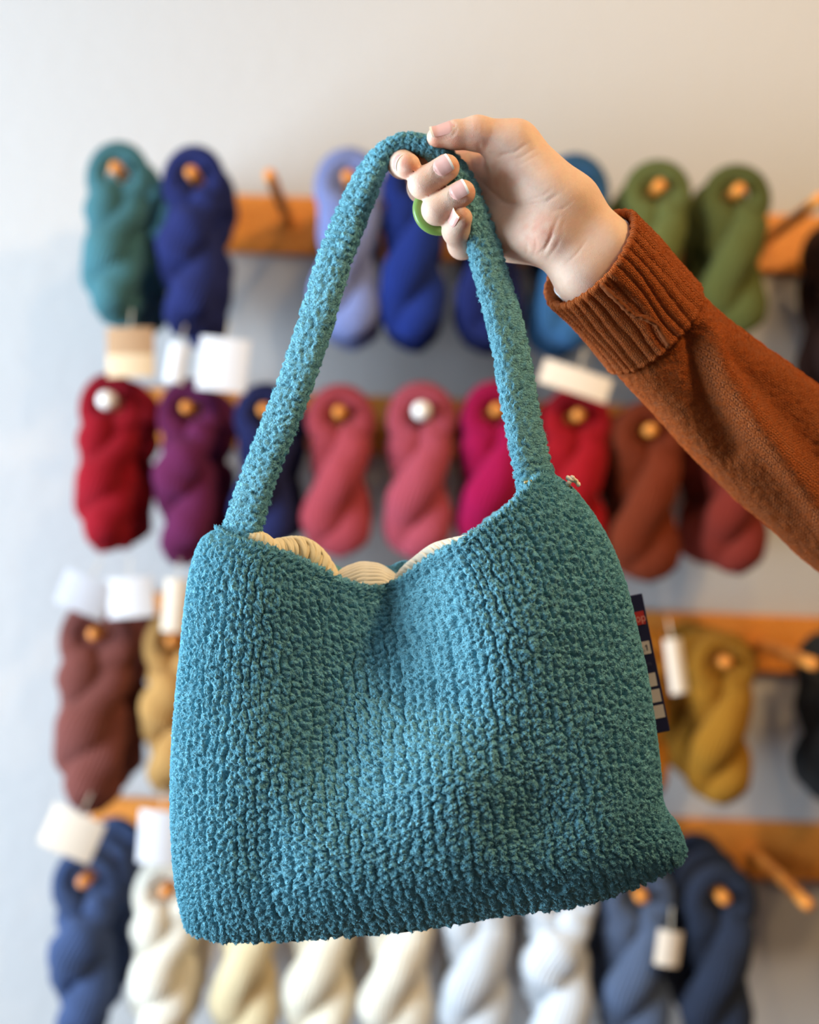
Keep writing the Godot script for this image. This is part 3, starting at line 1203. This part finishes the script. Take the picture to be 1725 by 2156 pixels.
		if grads[i].z > -0.3:
			for r in flush:
				f = maxf(f, r[2] * exp(-pow(px.distance_to(Vector2(r[0][0], r[0][1])) / r[1], 2.0)))
		var mott := noise.get_noise_3dv(verts[i] * 160.0)
		var fine := noise.get_noise_3dv(verts[i] * 700.0)
		f = clampf(f * (1.0 + 0.7 * mott) + 0.10 * mott + 0.05, 0, 1)
		var c0 := tone.lerp(red, f) * (1.0 + 0.04 * fine)
		cols[i] = Color(c0.r, c0.g, c0.b)
	var acc := PackedVector3Array()
	acc.resize(verts.size())
	for k in range(0, idx.size(), 3):
		var a := idx[k]
		var b := idx[k + 1]
		var c := idx[k + 2]
		var n := (verts[c] - verts[a]).cross(verts[b] - verts[a])
		acc[a] += n
		acc[b] += n
		acc[c] += n
	for i in acc.size():
		acc[i] = acc[i].normalized()
	var arr := []
	arr.resize(Mesh.ARRAY_MAX)
	arr[Mesh.ARRAY_VERTEX] = verts
	arr[Mesh.ARRAY_NORMAL] = acc
	arr[Mesh.ARRAY_COLOR] = cols
	arr[Mesh.ARRAY_INDEX] = idx
	var m := ArrayMesh.new()
	m.add_surface_from_arrays(Mesh.PRIMITIVE_TRIANGLES, arr)
	print("hand: ", verts.size(), " vertices")
	return m

func nail(person: Node3D, tip: Array, back: Array, outward: Vector3, half: float, length: float, r: float, forward: float, taper: float) -> void:
	var a := Q(tip[0], tip[1], tip[2])
	var along := (a - Q(back[0], back[1], back[2])).normalized()
	var up := (outward - along * outward.dot(along)).normalized()
	var across := along.cross(up).normalized()
	var plate := mat(Color.WHITE, 0.28, 0.5)
	plate.albedo_color = rgb(222, 172, 160)
	plate.clearcoat_enabled = true
	plate.clearcoat = 0.3
	plate.clearcoat_roughness = 0.25
	var edge := mat(rgb(240, 226, 206), 0.35, 0.5)
	var parts := [["fingernail", -length, 0.0, plate], ["free_edge", 0.0, 1.3, edge]]
	var parent: Node3D = person
	for q in parts:
		var nu := 17
		var nv := 15
		var p := PackedVector3Array()
		for layer in 2:
			for j in nv:
				var f := float(j) / (nv - 1)
				var t := lerpf(q[1], q[2], f)
				var w := half
				if q[0] == "fingernail":
					var g := clampf((t + length) / (length * 0.42), 0, 1)      # rounded root
					w = half * sqrt(maxf(1.0 - pow(1.0 - g, 2.2), 0.0)) * lerpf(0.9, 1.0, f)
				else:
					w = half * lerpf(1.0, 0.93, f)
				for i in nu:
					var s := (2.0 * i / (nu - 1) - 1.0)
					var an := s * w / (r * 1.12)
					var lift := 0.45 - 0.5 * layer - 0.35 * pow(absf(s), 4.0)
					if t < -length * 0.8:
						lift -= 0.3
					var sag := 0.25 * pow(maxf(t + forward + 1.0, 0.0), 1.2) * 0.2
					var bowed: float = (t + (0.8 * (1.0 - s * s) - 0.8 if t > -0.5 else 0.0))
					var rt := r * 1.12 + lift + taper * maxf(-(t + forward + 3.0), 0.0)
					p.append(a + (along * (bowed + forward + 3.0) + up * (cos(an) * rt - r * 0.12 - sag) + across * sin(an) * rt) * 0.001)
		var top := grid_mesh(p.slice(0, nu * nv), nu, nv, false, false)
		var nrm: PackedVector3Array = top.surface_get_arrays(0)[Mesh.ARRAY_NORMAL]
		var flip: bool = nrm[nu * 7 + 8].dot(up) < 0.0
		var st := SurfaceTool.new()
		st.begin(Mesh.PRIMITIVE_TRIANGLES)
		st.append_from(grid_mesh(p.slice(0, nu * nv), nu, nv, false, flip), 0, Transform3D())
		st.append_from(grid_mesh(p.slice(nu * nv), nu, nv, false, not flip), 0, Transform3D())
		# close the front rim
		var rim := PackedVector3Array()
		for layer in 2:
			for i in nu:
				rim.append(p[layer * nu * nv + (nv - 1) * nu + i])
		st.append_from(grid_mesh(rim, nu, 2, false, flip), 0, Transform3D())
		var o := obj(q[0], st.commit(), q[3], parent)
		if parent == person:
			o.position = -person.position
		if q[0] == "free_edge":
			o.set_meta("label", "white free edge of the nail")
		parent = o

func sleeve(person: Node3D) -> void:
	var knit := mat(rgb(196, 104, 50), 0.95, 0.2)
	knit.heightmap_enabled = true
	knit.heightmap_texture = tex.knit
	knit.heightmap_scale = 0.32
	knit.rim_enabled = true
	knit.rim = 0.5
	knit.rim_tint = 0.6
	knit.vertex_color_use_as_albedo = true
	var shift := -person.position
	# centre line of the sleeve: x, y, z, half width mm
	var line := [[1262, 552, -2, 30], [1330, 634, -17, 32], [1377, 692, -26, 33], [1430, 748, -33, 34.5], [1490, 805, -39, 37], [1560, 865, -44, 40], [1650, 940, -50, 42.5], [1760, 1028, -56, 44.5], [1900, 1140, -64, 47], [2080, 1290, -75, 50], [2300, 1480, -95, 54]]
	var ridges := [[[[1478, 690], [1530, 790], [1600, 900], [1700, 1030], [1760, 1110]], 6.5, 26.0], [[[1455, 700], [1470, 760], [1490, 850], [1540, 950]], -5.5, 26.0], [[[1560, 760], [1640, 850], [1725, 960]], -4.5, 34.0], [[[1380, 800], [1440, 880], [1520, 960]], 2.5, 40.0]]
	var pv := []
	var hv := []
	for a in line:
		pv.append(Vector3(a[0], a[1], a[2]))
		hv.append(a[3])
	var m := sweep(pv, hv, 0.10, 1.0, 300, 260, 0.80, 0.0, ridges, 98.0, 0)
	var o := obj("sweater_sleeve", m[0], knit, person)
	o.position = shift
	# turned-back ribbed cuff
	var cuff_knit: StandardMaterial3D = knit.duplicate()
	cuff_knit.heightmap_scale = 0.15
	var cline := [[1243, 546, 2, 34.8], [1290, 592, -8, 35.0], [1333, 640, -17, 35.2], [1377, 692, -26, 36.0]]
	var cp := []
	var ch := []
	for a in cline:
		cp.append(Vector3(a[0], a[1], a[2]))
		ch.append(a[3])
	var c := sweep(cp, ch, 0.0, 1.0, 110, 396, 0.85, 1.1, [], 99.0, 1)
	var co := obj("ribbed_cuff", c[0], cuff_knit, person)
	co.position = shift
	# seam of the cuff, a raised cord of yarn
	var seam_pts := [[1268, 600, 18], [1285, 618, 17], [1300, 632, 15], [1316, 648, 12], [1332, 662, 9], [1352, 668, 8], [1372, 676, 6], [1386, 688, 3], [1395, 706, 0], [1408, 724, -2]]
	var sp := PackedVector3Array()
	var spv := []
	for a in seam_pts:
		spv.append(Vector3(a[0], a[1], a[2] + 8.5))
	for k in 61:
		sp.append(QV(curve(spv, k / 60.0)))
	var nz := noise
	var seam := obj("cuff_seam", tube(sp, func(i, a): return 0.0016 * (1.0 + 0.35 * nz.get_noise_2d(i * 0.35, a)), 8, true, Vector2(4, 400)), cuff_knit, co)
	seam.set_meta("label", "raised yarn seam")
	# white undershirt cuff inside
	var white := mat(rgb(226, 228, 232), 0.9, 0.3)
	var ul := [[1245, 542, 2, 28.4], [1276, 578, -6, 27.6], [1312, 616, -14, 27.0]]
	var up := []
	var uh := []
	for a in ul:
		up.append(Vector3(a[0], a[1], a[2]))
		uh.append(a[3])
	var us := sweep(up, uh, 0.0, 1.0, 24, 96, 0.70, 0.0, [], 60.0, 2)
	var uo := obj("undershirt_cuff", us[0], white, person)
	uo.position = shift
	var fuzz := mat(knit.albedo_color, 1.0, 0.2)
	fuzz.vertex_color_use_as_albedo = true
	fibres(o, "wool_fuzz", m[1], m[2], 26000, fuzz, Vector3.ZERO, 0.0017)
	fibres(co, "wool_fuzz", c[1], c[2], 7000, fuzz, Vector3.ZERO, 0.0012)

# a knitted tube along a line; kind 0 sleeve, 1 cuff with ribs and a folded lip, 2 thin lining
func sweep(line: Array, half: Array, f0: float, f1: float, rows: int, sides: int, flat: float, rib: float, ridges: Array, stitches: float, kind: int) -> Array:
	var p := PackedVector3Array()
	var uv := PackedVector2Array()
	var col := PackedColorArray()
	var run := 0.0
	var inv := cam_at.affine_inverse()
	var last := QV(line[0])
	var total := 0
	var lip := 12 if kind > 0 else 0
	for j in range(-lip, rows + 1 + lip):
		var jj := clampi(j, 0, rows)
		var f := lerpf(f0, f1, float(jj) / rows)
		var c := QV(curve(line, f))
		var t := (QV(curve(line, minf(f + 0.01, 1.0))) - QV(curve(line, maxf(f - 0.01, 0.0)))).normalized()
		var across := t.cross(Vector3(0, 0, 1)).normalized()
		var toward := across.cross(t).normalized()
		var h: float = curve(half, f)
		var inset := 0.0
		var back := 0.0
		var th := 4.2 if kind == 1 else 1.0
		if j < 0:                                           # inside of the lip
			var g := float(-j) / lip
			inset = th * (0.5 - 0.5 * cos(minf(g * 2.0, 1.0) * PI))
			back = -th * 0.5 * sin(minf(g * 2.0, 1.0) * PI) + maxf(g - 0.5, 0.0) * 40.0
		elif j > rows:                                      # end tucked under
			var g := float(j - rows) / lip
			inset = (3.2 if kind == 1 else 1.0) * g
			back = -0.6 * sin(g * PI)
			if kind == 1:
				back = 1.2 * sin(g * PI)
		run += c.distance_to(last) + (0.0004 if j < 0 or j > rows else 0.0)
		last = c
		total += 1
		for s in sides + 1:
			var a := TAU * (s % sides) / sides
			var ca := cos(a)
			var sa := sin(a)
			var dir := (across * ca + toward * sa * flat)
			var rr := h - inset
			var wob := 0.0
			if kind == 0:
				wob = 1.6 * noise.get_noise_3d(ca * 1.2, sa * 1.2, run * 16.0) + 0.35 * noise.get_noise_3d(ca * 9.0, sa * 9.0, run * 140.0)
			elif kind == 1:
				var sway := 0.25 * noise.get_noise_3d(ca * 2.0, sa * 2.0, run * 25.0)
				var w := fposmod((a + sway * 0.25) / TAU * 33.0, 1.0)
				wob = rib * (pow(sin(PI * w), 0.6) * 1.5 - 1.0)
				wob += 1.2 * noise.get_noise_3d(ca * 1.5 + 8.0, sa * 1.5, run * 18.0)
				if jj > rows - 6 and j <= rows:
					wob += 0.6 * sin(float(jj - rows + 6) / 6.0 * PI) * (0.7 + 0.3 * sin(s * 0.95))
			var pos := c + dir * (rr + wob) * 0.001 + t * back * 0.001
			if ridges.size() and sa > -0.2:
				var l := inv * pos
				var px := Vector2(862.5 + l.x / -l.z * FOCAL, 1078.0 - l.y / -l.z * FOCAL)
				for r in ridges:
					var best := 1e9
					for k in r[0].size() - 1:
						best = minf(best, px.distance_to(Geometry2D.get_closest_point_to_segment(px, Vector2(r[0][k][0], r[0][k][1]), Vector2(r[0][k + 1][0], r[0][k + 1][1]))))
					if best < r[2] * 2.5:
						pos += dir.normalized() * r[1] * 0.001 * exp(-pow(best / r[2], 2.0)) * clampf(sa + 0.2, 0, 1)
			p.append(pos)
			uv.append(Vector2(float(s) / sides * stitches / 6.0, run / 0.0020 / 8.0))
			var tone := 1.0 + 0.14 * noise.get_noise_3dv(pos * 900.0) + 0.08 * noise.get_noise_3dv(pos * 120.0)
			col.append(Color(tone, tone, tone))
	var m := grid_mesh(p, sides + 1, total, true, false, uv, col)
	var n: PackedVector3Array = m.surface_get_arrays(0)[Mesh.ARRAY_NORMAL]
	var q := (total / 2) * (sides + 1) + sides / 4
	if n[q].dot(p[q] - p[q + sides / 2]) < 0.0:
		m = grid_mesh(p, sides + 1, total, true, true, uv, col)
		n = m.surface_get_arrays(0)[Mesh.ARRAY_NORMAL]
	return [m, p, n]

# ------------------------------------------------------------------ ring, pin, hang tag, cotton yarn
func cord(path: PackedVector3Array, r: float) -> ArrayMesh:
	# plied cotton cord: three lobes that wind round
	var run := PackedFloat32Array([0.0])
	for i in range(1, path.size()):
		run.append(run[i - 1] + path[i].distance_to(path[i - 1]))
	return tube(path, func(i, a): return r * (0.82 + 0.2 * absf(cos(1.5 * (a + run[i] / (r * 3.2) * 1.2)))), 18, true, Vector2(1, 100))

func make_small_things() -> void:
	# green ring round the ring finger
	var ring_mat := mat(rgb(128, 168, 84), 0.28, 0.5)
	var c := Q(921, 444, 3)
	var p := PackedVector3Array()
	for k in 49:
		var a := TAU * k / 48.0
		p.append(Vector3(cos(a) * 0.0113, sin(a) * 0.0115, 0.0))
	var ring := obj("finger_ring", tube(p, func(_i, a): return 0.0024 * (1.0 + 0.25 * absf(cos(a))), 14, false), ring_mat)
	ring.position = c
	ring.rotation_degrees = Vector3(-8, 12, 0)
	tag(ring, "chunky glossy green ring on the hand's ring finger", "ring")

	# gold pin with a knot of white thread at the handle's foot
	var gold := mat(rgb(224, 176, 96), 0.25, 0.5)
	gold.metallic = 1.0
	var pin := base("safety_pin", Q(1112, 1015, 34))
	tag(pin, "small gold pin with a knot of white thread at the handle's foot", "pin")
	var po := obj("shank", rod(Q(1106, 1016, 30), Q(1119, 1014, 31.5), 0.0011, 10), gold, pin)
	po.position = -pin.position
	po = obj("shank", rod(Q(1117, 1014, 20), Q(1200, 1024, 8), 0.0007, 8), gold, pin)
	po.position = -pin.position
	po = obj("clasp", rod(Q(1196, 1020, 17), Q(1199, 1027, 17), 0.0009, 10), gold, pin)
	po.position = -pin.position
	var knot := PackedVector3Array()
	for k in 41:
		var f := k / 40.0
		knot.append(Q(1193 + 22 * f + 4.0 * sin(f * 15.0), 1017 - 10.0 * sin(f * PI) + 4.0 * cos(f * 13.0), 18 + 2.0 * sin(f * 19.0)))
	po = obj("thread_knot", tube(knot, func(i, a): return 0.0012 + 0.0002 * sin(i * 1.7 + a * 2.0), 8), mat(rgb(232, 222, 206), 0.95), pin)
	po.position = -pin.position

	hang_tag()
	cotton()

func hang_tag() -> void:
	# a dark blue printed card that hangs behind the bag; its long edge runs down the photograph's right side of the bag
	var top := Q(1352, 1249, -34)
	var bottom := Q(1409, 1528, -34)
	var down := (bottom - top).normalized()
	var out := down.cross(Vector3(0, 0, 1)).normalized()
	if out.x > 0:
		out = -out                                          # points under the bag
	var facing := out.cross(down).normalized()
	if facing.z < 0:
		facing = -facing
	var length := top.distance_to(bottom) + 0.003
	var width := 0.05
	var t := base("hang_tag", top)
	tag(t, "navy blue printed card tag with red and white boxes, hanging behind the handbag", "tag")
	t.basis = Basis(-out, -down, (-out).cross(-down))
	var card := obj("card", box(Vector3(width, length, 0.0012), 0.0004), mat(rgb(22, 24, 62), 0.45, 0.5), t)
	card.position = Vector3(-width / 2, -length / 2, 0)
	var px := REACH / FOCAL * 1.05
	var red := mat(rgb(176, 40, 40), 0.6)
	var grey := mat(rgb(196, 190, 188), 0.7)
	var ink := mat(rgb(24, 22, 26), 0.7)
	var pink := mat(rgb(226, 150, 140), 0.7)
	# boxes: distance down from the top edge, gap from the edge, width, height
	for b in [[36, 5, 74, 28, red, "red_box"], [100, 6, 60, 27, grey, "white_box"], [168, 7, 60, 28, grey, "white_box"], [203, 5, 60, 27, grey, "white_box"], [237, 4, 60, 27, grey, "white_box"]]:
		var o := obj(b[5], box(Vector3(b[2] * px, b[3] * px, 0.0004)), b[4], t)
		o.position = Vector3(-(b[1] + b[2] / 2.0) * px, -(b[0] + b[3] / 2.0) * px, 0.0008)
	for w in [["op", 0.0056, Vector2(14, 51), pink], ["0.1", 0.0046, Vector2(20, 114), ink], ["rn", 0.003, Vector2(16, 148), mat(rgb(70, 74, 110), 0.7)]]:
		var tm := TextMesh.new()
		tm.text = w[0]
		var font := SystemFont.new()
		font.font_names = PackedStringArray(["Droid Sans"])
		tm.font = font
		tm.font_size = 32
		tm.pixel_size = w[1] / 32.0
		tm.depth = 0.0002
		var o := obj("print", tm, w[3], t)
		o.position = Vector3(-w[2].x * px, -w[2].y * px, 0.0011)
	var loop := PackedVector3Array()
	for k in 13:
		var f := k / 12.0
		loop.append(Vector3(-0.025, -0.004 + 0.03 * f, 0.002 + 0.004 * sin(f * PI)))
	obj("tag_thread", tube(loop, func(_i, _a): return 0.0004, 6), mat(rgb(230, 225, 215), 0.9), t)

func cotton() -> void:
	var cream := mat(rgb(240, 224, 184), 0.9, 0.3)
	var ivory := mat(rgb(240, 230, 208), 0.9, 0.3)
	# middle ball: cords that run across a dome
	var ball := base("cotton_yarn_ball", Q(768, 1300, 5))
	tag(ball, "round ball of ivory cotton cord at the dip of the bag's rim", "yarn ball", "cotton yarn in the handbag")
	dome(ball, Vector3(768, 1250, -16), Vector3(80, 63, 15), 17, 0.16, ivory)
	var a := base("cotton_yarn_skein", Q(600, 1250, -2))
	tag(a, "braided cream cotton skein tucked in the bag beside the handle", "yarn skein", "cotton yarn in the handbag")
	braid(a, [[524, 1130, 20], [546, 1140, 17], [570, 1158, 10], [596, 1162, 4], [632, 1168, -4], [664, 1192, -10], [698, 1226, -14]], [1.6, 4.5, 5, 7, 9, 8.5, 5], cream, 42)
	var b := base("cotton_yarn_skein", Q(900, 1250, -2))
	tag(b, "thin ivory cotton skein tucked in the bag below the gold pin", "yarn skein", "cotton yarn in the handbag")
	braid(b, [[835, 1238, -12], [862, 1212, -8], [890, 1190, -4], [920, 1170, 0], [950, 1158, 4], [985, 1145, 6]], [3.5, 5, 5.4, 5.8, 5.2, 4], ivory, 34)

func dome(parent: Node3D, c: Vector3, r: Vector3, n: int, tilt: float, m: Material) -> void:
	for k in n:
		var f := (k + 0.5) / n
		var path := PackedVector3Array()
		var lat := lerpf(-1.1, 1.45, f)
		for j in 25:
			var g := j / 24.0 * 2.0 - 1.0
			var an := lat + tilt * g * 1.6 - 0.35 * g * g
			var w := cos(g * 1.45)
			path.append(Q(c.x + r.x * sin(g * 1.35), c.y - r.y * sin(an) * w, c.z + r.z * cos(an) * w))
		var o := obj("cord", cord(path, 0.0019), m, parent)
		o.position = -parent.position
	var core := SphereMesh.new()
	core.radius = 1.0
	core.height = 2.0
	core.radial_segments = 32
	core.rings = 16
	var k := REACH / FOCAL
	var o := obj("core", core, m, parent)
	o.transform = Transform3D(Basis().scaled(Vector3(r.x * k * 0.9, r.y * k * 0.92, r.z * 0.00095)), QV(c) - parent.position)

func braid(parent: Node3D, line: Array, half: Array, m: Material, n: int) -> void:
	# slanting turns of cord wrapped round a bundle
	var pv := []
	for a in line:
		pv.append(Vector3(a[0], a[1], a[2]))
	for k in n:
		var f := (k + 0.5) / n
		var c: Vector3 = curve(pv, f)
		var d: Vector3 = (curve(pv, minf(f + 0.02, 1.0)) - curve(pv, maxf(f - 0.02, 0.0)))
		var t := Vector2(d.x, d.y).normalized()
		var up := Vector2(t.y, -t.x)
		if up.y > 0:
			up = -up
		var h: float = curve(half, f)
		var path := PackedVector3Array()
		var lean := 1.1 + 0.5 * sin(k * 2.4)
		for j in 17:
			var an := lerpf(-0.6, PI + 0.3, j / 16.0)
			var o2 := up * sin(an) * h * 3.72 + t * cos(an) * h * 3.72 * lean * 0.55
			path.append(Q(c.x + o2.x, c.y + o2.y, c.z + cos(an) * h * 1.1))
		var o := obj("cord", cord(path, 0.0016), m, parent)
		o.position = -parent.position
	var core_path := PackedVector3Array()
	for k in 25:
		core_path.append(QV(curve(pv, k / 24.0)))
	var hh := half
	var o := obj("core", tube(core_path, func(i, _a): return float(curve(hh, i / 24.0)) * 0.0009, 12), m, parent)
	o.position = -parent.position
